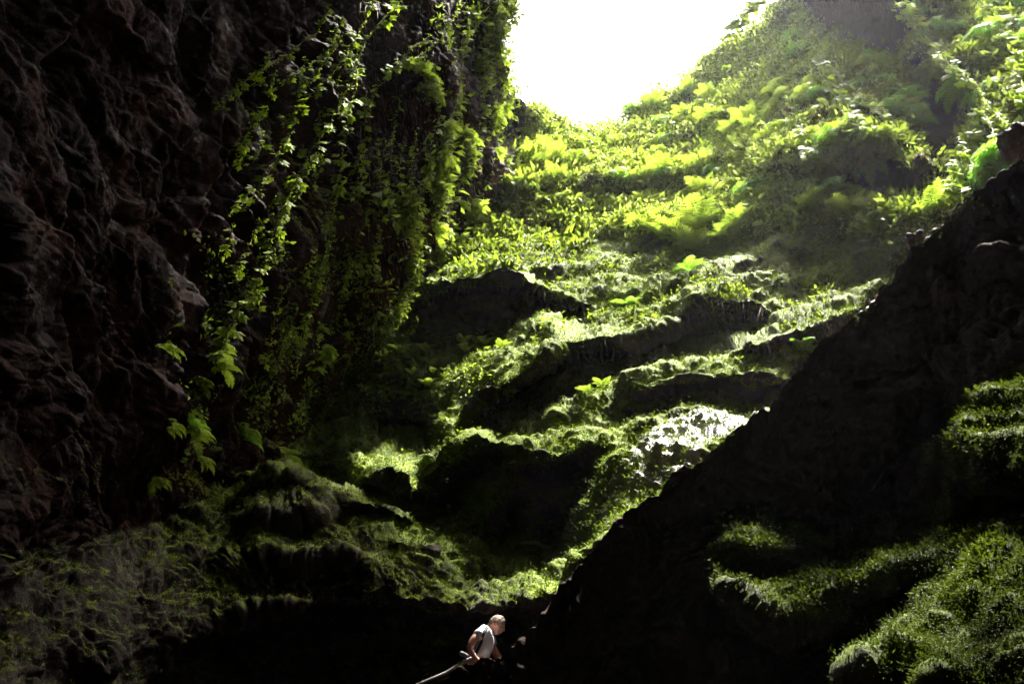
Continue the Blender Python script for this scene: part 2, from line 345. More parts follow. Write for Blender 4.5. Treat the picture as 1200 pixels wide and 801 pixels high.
# jagged crest: little rock teeth
PB += (UP * (.11 * np.abs(nz(PB0, 2.6, 71)) + .06 * np.abs(nz(PB0, 7, 17)))[..., None]) * crestm[..., None]
NB = gnormals(PB)
mb = .05 + .3 * NB[..., 2] + .25 * nz(PB, .6, 50)
greenB = inpoly(PBx, PBy, [(835,600),(1000,615),(1080,580),(1095,480),(1200,420),(1500,300),(1500,1100),(960,1100),(1000,801),(1040,740),(900,760),(835,690)])
mb += .25 * crestm
mb += .6 * blur(greenB.astype(float), 12)
wb = np.full(mb.shape, -.35)
def spotB(x, y, r): return np.exp(-((PB - at(x, y, Bf(x, y))) ** 2).sum(2) / (r * r))
for (x, y, r, s) in [(940,675,.3,.4),(965,675,.2,.5),(870,650,.2,.4)]: wb += s * spotB(x, y, r)
idb = np.arange(PB.shape[0] * PB.shape[1]).reshape(PB.shape[:2])
QB = np.stack([idb[:-1, :-1], idb[1:, :-1], idb[1:, 1:], idb[:-1, 1:]], -1).reshape(-1, 4)
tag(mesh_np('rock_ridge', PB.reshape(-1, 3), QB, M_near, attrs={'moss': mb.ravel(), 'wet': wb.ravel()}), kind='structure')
# the rest of the cave: a big rough vault with the daylight shaft left open
th = np.linspace(0, 2 * np.pi, 181); ph = np.linspace(-np.pi / 2, np.pi / 2, 91)
TH, PH = np.meshgrid(th, ph)
dirs = np.stack([np.cos(PH) * np.sin(TH), np.cos(PH) * np.cos(TH), np.sin(PH)], -1)
rad = 44 + 3 * nz(dirs * 20, .25, 4)
PV = CAM + dirs * rad[..., None]; PV[..., 2] = np.maximum(PV[..., 2], -6 + .6 * nz(PV, .2, 2)[...])
HOLE_EL, HOLE_AZ, HOLE_R = 66, 12, 25
hc = np.array([math.cos(R(HOLE_EL)) * math.sin(R(HOLE_AZ)), math.cos(R(HOLE_EL)) * math.cos(R(HOLE_AZ)), math.sin(R(HOLE_EL))])
vh = (dirs @ hc) > math.cos(R(HOLE_R)) + .03 * perlin(dirs * 6)
iv = np.arange(TH.size).reshape(TH.shape)
QV = np.stack([iv[:-1, :-1], iv[:-1, 1:], iv[1:, 1:], iv[1:, :-1]], -1)[~(vh[:-1, :-1] | vh[1:, 1:])]
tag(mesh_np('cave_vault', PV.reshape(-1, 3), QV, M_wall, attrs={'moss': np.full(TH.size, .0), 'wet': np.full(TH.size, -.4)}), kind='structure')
cxs, cys = np.meshgrid(np.linspace(-34, 34, 240), np.linspace(0, 1, 170))
edge = np.interp(cxs, [-34, 1.6, 2.3, 3, 4.2, 6.4, 7.2, 8.4, 9.5, 12, 34], [12.2, 12.2, 15.4, 16.6, 16.2, 15.6, 14.2, 12.4, 10.9, 10.6, 12]); cys = -34 + cys * (edge + 34)  # ceiling added out of view; its edge is shaped to shade floor and wall
pc = np.stack([cxs, cys, 0 * cxs], -1)
cz = 30 + .8 * nz(pc, .22, 6) + .5 * nz(pc, .7, 7) + .2 * nz(pc, 2.1, 8); cys2 = cys + .35 * nz(pc, .9, 66) * sstep(0, 8, cys)
PC = np.stack([cxs, cys2, cz], -1); ic = np.arange(cxs.size).reshape(cxs.shape)
QC = np.stack([ic[:-1, :-1], ic[1:, :-1], ic[1:, 1:], ic[:-1, 1:]], -1).reshape(-1, 4)
tag(mesh_np('added_shade_ceiling', PC.reshape(-1, 3), QC, M_wall, attrs={'moss': np.full(cxs.size, 0.), 'wet': np.full(cxs.size, -.4)}), kind='structure')
# ------------------------------------------------------------------ scattering
flatA = np.where((~hole).ravel())[0]
XA, YA = X.ravel(), Y.ravel(); PAf, NAf = PA.reshape(-1, 3), NA.reshape(-1, 3)
def pick(prob, n):
    p = np.clip(prob.ravel(), 0, None) * (~hole).ravel() * ((XA > -60) & (XA < 1260) & (YA > -60) & (YA < 860)); c = np.cumsum(p); return np.minimum(np.searchsorted(c, rng.random(n) * c[-1]), len(p) - 1)
def unit(v): return v / (np.linalg.norm(v, axis=-1, keepdims=True) + 1e-9)
def leaves(base, d, side, ln, wd, fold=.25, at_=.42):
    """pointed leaves: 4 outline points folded along the midrib -> two triangles sharing it, as quads"""
    n = len(base); nrm = np.cross(d, side)
    ln = np.broadcast_to(ln, (n,))[:, None]; wd = np.broadcast_to(wd, (n,))[:, None]
    b = base; t = base + d * ln; m = base + d * ln * at_
    l = m + side * wd / 2 + nrm * wd * fold; r = m - side * wd / 2 + nrm * wd * fold
    V = np.stack([b, l, t, r], 1).reshape(-1, 3); k = np.arange(n)[:, None] * 4
    return V, k + np.array([[0, 1, 2, 3]])
def join(L):
    V = []; Fq = []; o = 0
    for v, f in L:
        V.append(v); Fq.append(f + o); o += len(v)
    return np.concatenate(V), np.concatenate(Fq)
def rnd(n): return unit(rng.normal(size=(n, 3)))
Z = np.array([0, 0, 1.0])
def tufts(i, per, spread, ln, wd, upb, outb, rnb, src=(PAf, NAf)):
    base = np.repeat(src[0][i], per, 0); nn = np.repeat(src[1][i], per, 0); n = len(base)
    base = base + rng.normal(size=(n, 3)) * spread
    d = unit(nn * outb + Z * upb + rnd(n) * rnb); side = unit(np.cross(d, rnd(n)))
    k = np.repeat(rng.uniform(.6, 1.4, len(i)) * (1 + .55 * nz(src[0][i], .9, 33)), per) * rng.uniform(.6, 1.3, n)
    return leaves(base, d, side, ln * k, wd * k)
# moss blades on the ledges
pm = np.clip(ms - .3, 0, 1) * np.where(lw, .5, 1) * (YA.reshape(X.shape) > 250) * D ** 1.2
V, Fq = tufts(pick(pm, 62000), 4, .03, .036, .014, -.1, .8, .7)
tag(mesh_np('moss', V, Fq, M_mossb, smooth=False), kind='stuff')
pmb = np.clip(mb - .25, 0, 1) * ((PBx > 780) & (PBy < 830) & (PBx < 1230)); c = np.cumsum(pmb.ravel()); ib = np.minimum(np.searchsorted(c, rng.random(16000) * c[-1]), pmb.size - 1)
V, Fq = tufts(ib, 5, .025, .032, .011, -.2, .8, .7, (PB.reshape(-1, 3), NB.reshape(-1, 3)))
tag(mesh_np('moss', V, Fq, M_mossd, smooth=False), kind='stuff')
# undergrowth: dense small leaves round the opening
Xf, Yf = X, Y
zbank = sstep(285, 235, Yf) * sstep(585, 640, Xf) * (zone == 0)
zright = (1 - BARE) ** 3 * (zone == 2) * (.25 + sstep(-.15, .35, nz(PA, .8, 60)))
zrim = lw * sstep(430, 560, Xf + .35 * (Yf - 150)) * sstep(420, 300, Yf) * (.04 + sstep(.0, .4, nz(PA, 1.0, 61))) * .35
zcorner = (~lw) * sstep(720, 560, Xf) * sstep(330, 250, Yf)
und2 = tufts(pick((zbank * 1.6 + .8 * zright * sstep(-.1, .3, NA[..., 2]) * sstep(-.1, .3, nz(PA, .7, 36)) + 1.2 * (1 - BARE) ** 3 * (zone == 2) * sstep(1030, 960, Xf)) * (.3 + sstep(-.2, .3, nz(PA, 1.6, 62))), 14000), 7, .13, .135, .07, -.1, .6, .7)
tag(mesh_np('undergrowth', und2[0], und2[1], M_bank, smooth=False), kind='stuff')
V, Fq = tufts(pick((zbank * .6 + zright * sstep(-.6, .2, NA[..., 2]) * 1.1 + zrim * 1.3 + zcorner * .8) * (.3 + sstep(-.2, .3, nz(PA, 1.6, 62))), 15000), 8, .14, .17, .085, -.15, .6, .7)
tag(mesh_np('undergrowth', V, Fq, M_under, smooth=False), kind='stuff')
# ledge greens: low leafy plants on the upper slope and in the valley
zl = (~lw) * sstep(255, 275, Yf) * sstep(430, 340, Yf) * sstep(.0, .4, nz(PA, .9, 63)) + (lw * sstep(180, 320, Xf) * sstep(250, 380, Yf) + (~lw) * sstep(380, 420, Yf) * sstep(560, 480, Yf) * sstep(620, 520, Xf)) * sstep(.05, .4, nz(PA, 1.1, 64)) * .8
V, Fq = tufts(pick(zl, 2600), 7, .07, .085, .045, -.25, .6, .8)
tag(mesh_np('ground_cover', V, Fq, M_under, smooth=False), kind='stuff')
# thin hanging roots and moss threads below lips
def threads(i, ln, wd):
    b = PAf[i] + NAf[i] * .02; n = len(b); d = unit(-Z + NAf[i] * .35 + rnd(n) * .18); side = unit(np.cross(d, rnd(n)))
    return leaves(b, d, side, ln * rng.uniform(.4, 1.5, n), wd, 0, .3)
pr = np.clip(-NA[..., 2] + .1, 0, 1) * ((zone != 1) | (X > 420)) * (Y < 420) * (~hole)
V, Fq = threads(pick(pr, 7000), .38, .014)
tag(mesh_np('hanging_roots', V, Fq, M_root, smooth=False), kind='stuff')
# ------------------------------------------------------------------ ferns
def frond(L, az, rise, droop, pairs=15, wmax=.30, seed=0):
    r_ = np.random.default_rng(seed); ca, sa = math.cos(az), math.sin(az)
    t = np.linspace(0, 1, pairs + 2); a = R(rise) - droop * t ** 1.3
    dr = np.cos(a); dz = np.sin(a); step = L / (pairs + 1)
    rr = np.concatenate([[0], np.cumsum(dr[:-1]) * step]); zz = np.concatenate([[0], np.cumsum(dz[:-1]) * step])
    pts = np.stack([rr * ca, rr * sa, zz], 1); tan = np.stack([dr * ca, dr * sa, dz], 1); sd = np.array([-sa, ca, 0.0])
    out = []
    w = .008 + .004 * L
    n = len(pts); rl = pts + sd * w; rr_ = pts - sd * w
    V = np.stack([rl, rr_], 1).reshape(-1, 3); k = np.arange(n - 1)[:, None] * 2
    out.append((V, k + np.array([[0, 1, 3, 2]])))
    tm = t[2:]; prof = np.sin(np.pi * np.clip(tm, 0, 1) ** .62) ** .8 * .96 + .04
    for s in (-1, 1):
        ln = L * wmax * prof * r_.uniform(.85, 1.1, len(tm))
        d = unit(sd * s + tan[2:] * .45 + np.array([0, 0, -.12]) + r_.normal(size=(len(tm), 3)) * .06)
        side = unit(tan[2:] - d * (tan[2:] * d).sum(1)[:, None])
        out.append(leaves(pts[2:], d, side, ln, np.minimum(ln * .36, .82 * L / pairs) + .004, .12 * s, .3))
    return join(out)
def fern_mesh(n, L, rise, droop, seed, half=False, pairs=15, wmax=.30):
    r_ = np.random.default_rng(seed); parts = []
    for k in range(n):
        az = (k / n * 2 * math.pi if not half else -1.25 + 2.5 * k / max(1, n - 1)) + r_.uniform(-.25, .25)
        parts.append(frond(L * r_.uniform(.7, 1.1), az, rise + r_.uniform(-12, 12), droop * r_.uniform(.8, 1.2), pairs, wmax, seed * 31 + k))
    return join(parts)
def me_of(name, VF, mat):
    o = mesh_np(name, VF[0], VF[1], mat, smooth=False); me = o.data; bpy.data.objects.remove(o); return me
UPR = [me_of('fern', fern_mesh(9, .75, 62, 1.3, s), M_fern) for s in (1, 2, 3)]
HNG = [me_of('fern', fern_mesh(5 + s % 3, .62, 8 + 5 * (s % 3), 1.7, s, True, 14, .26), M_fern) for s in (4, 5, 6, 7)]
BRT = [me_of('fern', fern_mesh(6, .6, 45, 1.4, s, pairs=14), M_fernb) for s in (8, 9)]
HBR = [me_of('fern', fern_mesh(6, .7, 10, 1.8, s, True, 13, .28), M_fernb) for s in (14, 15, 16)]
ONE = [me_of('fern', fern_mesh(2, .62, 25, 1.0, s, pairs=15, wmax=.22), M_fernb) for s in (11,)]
def surf(x, y):
    j = np.searchsorted(gx, x).clip(0, len(gx) - 1); i = np.searchsorted(gy, y).clip(0, len(gy) - 1); return PA[i, j], NA[i, j], N0[i, j]
def place(me, x, y, s, label, group=None, hang=False, off=.03, rz=None, tilt=.3, name='fern', cat='fern'):
    p, n, n0 = surf(x, y)
    o = bpy.data.objects.new(name, me); COL.objects.link(o)
    az = math.atan2(n0[1], n0[0]) if hang else random.uniform(0, 6.28)
    if rz is not None: az = rz
    o.location = p + n0 * off - Z * .03
    e = Matrix.Rotation(az + (random.uniform(-.5, .5) if hang else 0), 3, 'Z')
    if not hang:
        ax = Vector((0, 0, 1)).lerp(Vector(n0), tilt).normalized(); e = Vector((0, 0, 1)).rotation_difference(ax).to_matrix() @ e
    o.rotation_euler = e.to_euler(); o.scale = (s, s, s)
    tag(o, label, cat, group); return o
BF = 'ferns at the foot of the sunlit bank'
for (x, y, s, lb) in [
    (758,272,1.0,'small upright fern leftmost of the row at the foot of the bright bank'),
    (775,276,.8,'low fern just right of the leftmost fern at the foot of the bank'),
    (800,282,1.35,'tall broad pale green fern in the middle of the row below the bright bank'),
    (822,268,1.5,'tallest fern below the bright bank with a pointed upright tip'),
    (812,292,.9,'short fern in front of the two tallest ferns below the bank'),
    (856,280,1.1,'bushy pale fern right of the tallest ferns on the upper ledge'),
    (880,262,.7,'small fern against the dark hollow at the right end of the bank')]:
    place(random.choice(UPR), x, y, s * 1.15, lb, BF)
RF = 'ferns along the back edge of the upper right ledge'
for (x, y, s, lb) in [
    (938,262,.9,'yellow green fern at the left end of the upper right ledge'),
    (962,256,.9,'fern with fanned fronds against the left side of the dark hollow'),
    (998,258,.95,'low spreading fern below the middle of the dark hollow'),
    (1020,254,1.0,'single triangular fern standing out before the dark hollow'),
    (1045,256,.6,'small greyish fern right of the triangular fern'),
    (1066,254,.7,'small dark green fern near the right end of the hollow'),
    (1096,252,1.1,'broad fern beside the crest of the dark ridge'),
    (1110,246,.8,'fern half hidden behind the crest of the dark ridge')]:
    place(random.choice(UPR), x, y, s, lb, RF)
for (x, y, s, me, lb) in [
    (938,411,.85,BRT[0],'vivid green fern growing on the end of the mossy hump by the dark ridge'),
    (766,468,.8,BRT[1],'vivid green fern at the left foot of the mossy hump'),
    (652,652,1.0,ONE[0],'lone bright fern of two fronds in the dark hollow above the man'),
    (735,352,.8,BRT[0],'bright yellow green fern on the ledge above the long dark hollow'),
    (808,318,.9,BRT[1],'bright fern patch in the middle of the upper mossy slope'),
    (832,368,.5,UPR[0],'tiny fern hanging over the lip of the long dark hollow'),
    (286,512,.75,BRT[0],'bright small fern low on the left rock wall'),
    (207,492,.5,BRT[1],'little fern on the dark rock left of the bright one'),
    (752,425,.45,UPR[1],'tiny pale fern perched on the left tip of the mossy hump'),
    (707,462,.4,UPR[2],'tiny pale fern at the back of the middle ledge'),
    (688,466,.35,UPR[0],'smallest pale seedling fern at the back of the middle ledge')]:
    place(me, x, y, s, lb, off=.06)
def zone_ferns(prob, n, meshes, s0, s1, label, group, hang):
    for i in pick(prob, n):
        place(random.choice(meshes), XA[i], YA[i], random.uniform(s0, s1), label, group, hang, off=.08)
zone_ferns((1 - BARE) ** 3 * (zone == 2) * (X < 1060) * (Y > -20) * (.1 + sstep(-.2, .2, nz(PA, .7, 90))), 60, HNG + HBR, .7, 1.5, 'sunlit fern in the thicket on the wall right of the opening', 'ferns on the wall right of the opening', True)
zone_ferns((1 - BARE) ** 3 * (zone == 2) * (X >= 1040) * (Y > -20) * (.2 + sstep(-.1, .2, nz(PA, .7, 91))), 46, HBR, .8, 1.9, 'lush fern drooping on the top right wall above the ridge', 'ferns on the top right wall', True)
zone_ferns(zbank * (Y < 245) * (Y > 110), 84, HNG + UPR + HBR, .5, 1.3, 'overexposed fern on the steep bank directly under the opening', 'ferns on the bank under the opening', True)
zone_ferns(zrim * (X < 640), 34, HNG, .5, .95, 'fern on the rock nose left of the opening', 'ferns on the rock nose left of the opening', True)
zone_ferns((~lw) * (Y > 385) * (Y < 500) * (X > 400) * (X < 610) * (np.abs(Y - 440) < 60), 16, UPR, .3, .5, 'dim grey green fern in the shade below the topmost ledge', 'dim ferns below the topmost ledge', False)
zone_ferns(lw * (Y > 400) * (Y < 560) * (X > 170) * (X < 420), 18, HNG, .4, .7, 'dim fern low on the left wall below the trailing vines', 'dim ferns low on the left wall', True)
# ------------------------------------------------------------------ trailing vines
def vine(pts, leaf, dens, name='trailing_vine', label=None, group=None, off=.18, leafmat=None, thick=.012, fuzzy=0.0, dist=None):
    pts = np.array(pts, float); seg = np.linalg.norm(np.diff(pts, axis=0), axis=1); s = np.concatenate([[0], np.cumsum(seg)])
    n = max(8, int(s[-1] / 5)); u = np.linspace(0, s[-1], n); px = np.interp(u, s, pts[:, 0]); py = np.interp(u, s, pts[:, 1])
    px += np.cumsum(rng.normal(size=n)) * .5; Pc = []
    dd = np.array([(A(a, b) if dist is None else dist) for a, b in zip(px, py)], float)
    dd = np.convolve(np.pad(dd, 3, mode='edge'), np.ones(7) / 7, 'valid') - off - .35
    C = at(px, py, dd); C += rng.normal(size=C.shape) * .015
    T = unit(np.gradient(C, axis=0)); S1 = unit(np.cross(T, np.array([.3, 1, .2]))); S2 = np.cross(T, S1)
    rad = thick * np.linspace(1.2, .5, n)[:, None]
    ring = np.stack([C + rad * (math.cos(a) * S1 + math.sin(a) * S2) for a in (0, 2.1, 4.2)], 1).reshape(-1, 3)
    q = []
    for i in range(n - 1):
        for k in range(3):
            q.append((i * 3 + k, i * 3 + (k + 1) % 3, i * 3 + 3 + (k + 1) % 3, i * 3 + 3 + k))
    root = mesh_np(name, ring, np.array(q), M_stem); tag(root, label, 'vine', group)
    Lm = np.linalg.norm(np.diff(C, axis=0), axis=1).sum(); m = int(Lm * dens)
    L = []
    f = rng.random(m) ** .9 * (n - 1.01); i = f.astype(int); w = (f - i)[:, None]; base = C[i] * (1 - w) + C[i + 1] * w
    size = leaf * 1.35 * rng.uniform(.45, 1.15, m)
    sidev = rnd(m) * np.array([1, .6, .3]); base = base + sidev * leaf * .45
    d = unit(-Z * .8 + sidev * .9 + rnd(m) * .3 - np.array([0, .25, 0])); sd = unit(np.cross(d, np.array([.1, -1, .25]) + rnd(m) * .5))
    # lobed leaf: three overlapping pointed blades
    L.append(leaves(base, d, sd, size, size * .62, .12, .35))
    for sgn in (-1, 1):
        d2 = unit(d + sd * sgn * .75); s2 = unit(sd - d * sgn * .75); L.append(leaves(base + d * size[:, None] * .12 + np.cross(d, sd) * .004 * sgn, d2, s2, size * .68, size * .4, .1, .4))
    if fuzzy:
        mf = int(Lm * fuzzy); f = rng.random(mf) * (n - 1.01); i = f.astype(int); w = (f - i)[:, None]; b = C[i] * (1 - w) + C[i + 1] * w
        d3 = unit(rnd(mf) * .8 - Z * .4); L.append(leaves(b, d3, unit(np.cross(d3, rnd(mf))), .06 * rng.uniform(.5, 1.4, mf), .03, .1))
    V, Fq = join(L); mesh_np('leaves', V, Fq, leafmat or M_leaf, root, False)
    return root
VG = 'vines trailing down the left wall'
for pts, leaf, dens, lb in [
    ([(392,0),(372,40),(330,70),(290,92),(268,112),(252,133)], .10, 13, 'thin vine trailing furthest left from the top edge of the wall'),
    ([(402,18),(385,60),(360,80),(330,98)], .09, 16, 'short feathery vine ending in a pale tip under the topmost leaves'),
    ([(400,40),(382,70),(356,100),(352,108)], .08, 20, 'short mossy vine curling beside the feathery one'),
    ([(440,0),(425,28),(408,60),(380,95),(355,118),(330,150)], .16, 12, 'vine with big pale leaves starting at the top edge'),
    ([(472,0),(455,20),(430,48),(415,90),(405,118),(390,145),(370,175),(335,240),(318,275)], .17, 10, 'longest leafy vine slanting from the top edge down the wall'),
    ([(505,40),(480,60),(465,75),(440,110),(425,130)], .15, 9, 'sparse vine with single round leaves right of the longest vine'),
    ([(540,0),(520,45),(500,60),(480,72),(455,85)], .14, 8, 'sparse twig like vine crossing the dark ceiling near the rim'),
    ([(420,80),(412,140),(405,200),(398,250),(385,300)], .17, 13, 'vine in the middle of the wall hanging almost straight down'),
    ([(385,290),(372,330),(362,365),(352,400),(348,445)], .12, 22, 'lowest thick mossy vine tapering to a point'),
    ([(378,300),(368,340),(372,380),(370,420)], .10, 18, 'thin companion of the lowest mossy vine'),
    ([(300,130),(290,160),(282,195)], .13, 20, 'small leafy tuft on a short vine at the left of the wall'),
    ([(345,150),(325,185),(305,215),(285,235),(265,255)], .15, 10, 'vine with a heavy leaf cluster ending in a bare curl'),
    ([(372,178),(355,210),(340,240),(330,262)], .07, 40, 'mossy rope like vine slanting across the wall'),
    ([(345,200),(335,235),(328,275),(318,310)], .13, 14, 'leafy vine behind the mossy rope'),
    ([(325,265),(312,300),(308,330),(300,360)], .15, 16, 'leafy vine continuing below the mossy rope'),
    ([(300,270),(285,300),(275,330)], .11, 12, 'thin vine left of the leafy one below the rope'),
    ([(290,350),(275,370),(262,400),(250,430)], .16, 16, 'bright bushy vine low on the left of the wall'),
    ([(275,380),(262,400),(255,420)], .12, 20, 'short leafy vine beside the bright bushy one'),
    ([(340,330),(325,360),(318,400),(310,430)], .10, 12, 'dim thin vine left of the lowest mossy vine'),
    ([(430,110),(428,160),(425,200),(420,235)], .15, 12, 'leafy vine close right of the straight hanging one'),
    ([(455,200),(448,240),(442,280),(440,320)], .13, 11, 'vine with scattered leaves below the dark nose of rock'),
    ([(470,110),(462,150),(458,190)], .13, 8, 'short sparse vine on the shadowed nose of rock'),
    ([(555,0),(545,60),(535,120),(520,170),(515,210)], .17, 14, 'thick leafy vine at the edge of the glare'),
    ([(585,0),(575,50),(570,110),(560,165)], .18, 16, 'leafy vine nearest the left rim of the opening'),
    ([(530,90),(515,130),(505,170),(500,215)], .15, 13, 'vine with pale leaves just left of the thick one'),
    ([(560,170),(545,210),(530,250),(525,285)], .15, 14, 'vine hanging into the corner under the rim'),
    ([(490,150),(482,190),(478,235),(470,270)], .13, 10, 'vine hanging in front of the dark nose'),
]:
    vine(pts, leaf, dens, label=lb, group=VG, fuzzy=30)
# short sprigs dotted over the wall
for k in range(46):
    t = random.random(); x = 260 + 230 * random.random() ** .8; y = random.uniform(60, 470) - (x - 260) * .1
    if x < 300 and y < 150: continue
    l = random.uniform(15, 45)
    vine([(x, y), (x - l * random.uniform(.2, .5), y + l)], random.uniform(.07, .14), 16, 'vine_sprig', 'short leafy sprig dotting the dark wall between the long trailing vines', 'short sprigs on the left wall', .08, fuzzy=30, thick=.007)
RV = 'vines on the top right wall'
for pts, leaf, dens, lb in [
    ([(1050,-20),(1068,20),(1090,50),(1110,75),(1125,95)], .22, 22, 'mass of pale leaves slanting down beside the black hollow at the top right'),
    ([(1120,80),(1145,105),(1165,130),(1182,150)], .08, 30, 'bare mossy rope bending towards the rock in the top right corner'),
    ([(1128,84),(1150,120),(1160,150),(1165,175)], .09, 30, 'second mossy rope close beside the bare one'),
    ([(1040,-20),(1052,5),(1060,22)], .2, 8, 'two big single leaves hanging over the black hollow at the top edge'),
    ([(1160,-20),(1168,20),(1175,45),(1180,60)], .26, 14, 'large bright leaves in the top right corner'),
    ([(1190,60),(1198,90),(1205,120)], .22, 14, 'bright leaves at the right edge above the rock'),
    ([(1150,120),(1140,150),(1130,180),(1120,210),(1112,232)], .24, 20, 'broad bright fronds cascading down to the crest of the ridge'),
    ([(1170,160),(1160,185),(1150,205)], .2, 18, 'leafy vine behind the cascading fronds at the crest'),
    ([(930,0),(945,40),(965,80),(990,120),(1010,150)], .2, 18, 'long pale vine on the right rim of the opening'),
    ([(960,60),(985,90),(1015,115),(1050,140),(1080,160)], .19, 18, 'pale vine running down to the tip of the rock shelf'),
    ([(905,60),(925,110),(940,150),(950,185)], .18, 15, 'glaring vine hanging left of the long pale one'),
]:
    vine(pts, leaf, dens, label=lb, group=RV, fuzzy=30, off=1.0)
# ------------------------------------------------------------------ loose rocks and the clump on the rim
def boulder(x, y, s, label, mat, dist=None, sq=(1, .8, .75), nm='boulder'):
    import bmesh
    bm = bmesh.new(); bmesh.ops.create_icosphere(bm, subdivisions=4, radius=1); V = np.array([v.co[:] for v in bm.verts])
    V = V / np.abs(V).max(1, keepdims=True) ** .45
    V = V * (1 + .38 * nz(V + x, 1.1, 2) + .12 * np.abs(nz(V + y, 2.6, 3)) + .12 * np.abs(nz(V, 5, 4)))[:, None] * np.array(sq) * s
    for v, c in zip(bm.verts, V): v.co = c
    me = bpy.data.meshes.new(nm); bm.to_mesh(me); bm.free()
    for f in me.polygons: f.use_smooth = True
    for an, val in (('moss', .05), ('wet', -.4)):
        a = me.attributes.new(an, 'FLOAT', 'POINT'); a.data.foreach_set('value', np.full(len(V), val, np.float32))
    me.materials.append(mat); o = bpy.data.objects.new(nm, me); COL.objects.link(o)
    me.materials[0] = M_slope
    p = at(x, y, dist if dist else A(x, y) - .1); o.location = p; o.rotation_euler = (.3, .2, x); tag(o, label, 'rock'); return o
boulder(1074, 287, .17, 'small dark reddish brown rock standing on the moss beside the ridge crest', M_near, 14.5, (.75, .8, 1.2))
boulder(1192, 166, .27, 'dark wet rock with a hollow jutting from the leaves at the right edge', M_near, 14.2, (1, .8, .8))
boulder(358, 647, .13, 'small round dark stone on the wet mossy floor', M_near, A(358, 647) - .05)
boulder(506, 648, .12, 'small dark stone at the mouth of the lower hollow', M_near, A(506, 648) - .05)
# leafy twig silhouetted against the white sky
tw = vine([(890, -6), (880, 8), (869, 20), (862, 38)], .36, 40, 'leafy_twig', 'dark leafy twig silhouetted against the white sky at the rim', None, 0, thick=.02, dist=29.6)
tw['category'] = 'twig'
# ------------------------------------------------------------------ light
w = bpy.data.worlds.new('World'); SC.world = w; w.use_nodes = True; nt = w.node_tree
bg = nt.nodes['Background']; sky = nt.nodes.new('ShaderNodeTexSky'); sky.sky_type = 'NISHITA'; sky.sun_disc = False
SUN_EL, SUN_AZ = 72, 66
sky.sun_elevation = R(SUN_EL); sky.sun_rotation = R(SUN_AZ); sky.air_density = .6; sky.dust_density = 6; sky.ozone_density = .6
nt.links.new(sky.outputs[0], bg.inputs[0]); bg.inputs[1].default_value = .085
sl = bpy.data.lights.new('sun', 'SUN'); sl.energy = 3.2; sl.angle = R(4); sl.color = (1, .95, .84)
so = bpy.data.objects.new('sun', sl); COL.objects.link(so)
sd = Vector((math.cos(R(SUN_EL)) * math.sin(R(SUN_AZ)), math.cos(R(SUN_EL)) * math.cos(R(SUN_AZ)), math.sin(R(SUN_EL))))
so.rotation_euler = sd.to_track_quat('Z', 'Y').to_euler(); so.location = (0, 10, 60)
SC.view_settings.view_transform = 'Standard'; SC.view_settings.look = 'None'; SC.view_settings.gamma = 1; SC.view_settings.exposure = 4.1
SC.cycles.use_denoising = True; SC.cycles.denoiser = 'OPENIMAGEDENOISE'
SC.cycles.max_bounces = 6; SC.cycles.diffuse_bounces = 4; SC.cycles.transmission_bounces = 4; SC.cycles.sample_clamp_indirect = 4
# ------------------------------------------------------------------ the man on the path
def plain(name, col, rough=.7, var=.25, scale=30, metal=0):
    m, nt, N, out = nodes(name); L = nt.links.new
    tc = N('TexCoord'); n = N('TexNoise'); n.inputs['Scale'].default_value = scale; n.inputs['Detail'].default_value = 6; L(tc.outputs['Object'], n.inputs['Vector'])
    c = ramp(N, nt, n.outputs['Fac'], [(.3, tuple(v * (1 - var) for v in col)), (.7, tuple(min(1, v * (1 + var)) for v in col))])
    bs = N('BsdfPrincipled'); L(c, bs.inputs['Base Color']); bs.inputs['Roughness'].default_value = rough; bs.inputs['Metallic'].default_value = metal
    bp = N('Bump'); bp.inputs['Strength'].default_value = .3; bp.inputs['Distance'].default_value = .01; L(n.outputs['Fac'], bp.inputs['Height']); L(bp.outputs[0], bs.inputs['Normal'])
    L(bs.outputs[0], out.inputs[0]); return m
M_skin = plain('skin', (.42, .22, .16), .5, .1); M_hair = plain('grey_hair', (.20, .165, .12), .8, .4, 90); M_shirt = plain('pale_shirt', (.56, .66, .76), .85, .06, 12)
M_trou = plain('dark_trousers', (.03, .035, .05), .8); M_strap = plain('black_strap', (.012, .014, .02), .6); M_shoe = plain('shoe_leather', (.04, .03, .025), .5)
M_eye = plain('eye', (.03, .02, .02), .2); M_steel = plain('weathered_rail', (.13, .125, .115), .5, .3, 14, .3); M_conc = plain('path_concrete', (.11, .10, .09), .8, .4, 5)
def skin(joints, edges, levels=2, root=0):
    me = bpy.data.meshes.new('tmp'); me.from_pydata([j[:3] for j in joints], edges, [])
    o = bpy.data.objects.new('tmp', me); COL.objects.link(o)
    md = o.modifiers.new('s', 'SKIN'); md.use_smooth_shade = True
    for i, j in enumerate(joints):
        v = me.skin_vertices[0].data[i]; r = j[3]; v.radius = r if isinstance(r, tuple) else (r, r); v.use_root = (i == root)
    sb = o.modifiers.new('u', 'SUBSURF'); sb.levels = levels; sb.render_levels = levels
    dg = bpy.context.evaluated_depsgraph_get(); dg.update(); ev = o.evaluated_get(dg); m2 = ev.to_mesh()
    V = np.array([v.co[:] for v in m2.vertices]); Fc = [tuple(p.vertices) for p in m2.polygons]; ev.to_mesh_clear()
    bpy.data.objects.remove(o); return V, Fc
def jn(Ls):
    V = []; Fc = []; o = 0
    for v, f in Ls: V.append(v); Fc += [tuple(i + o for i in p) for p in f]; o += len(v)
    return np.concatenate(V), Fc
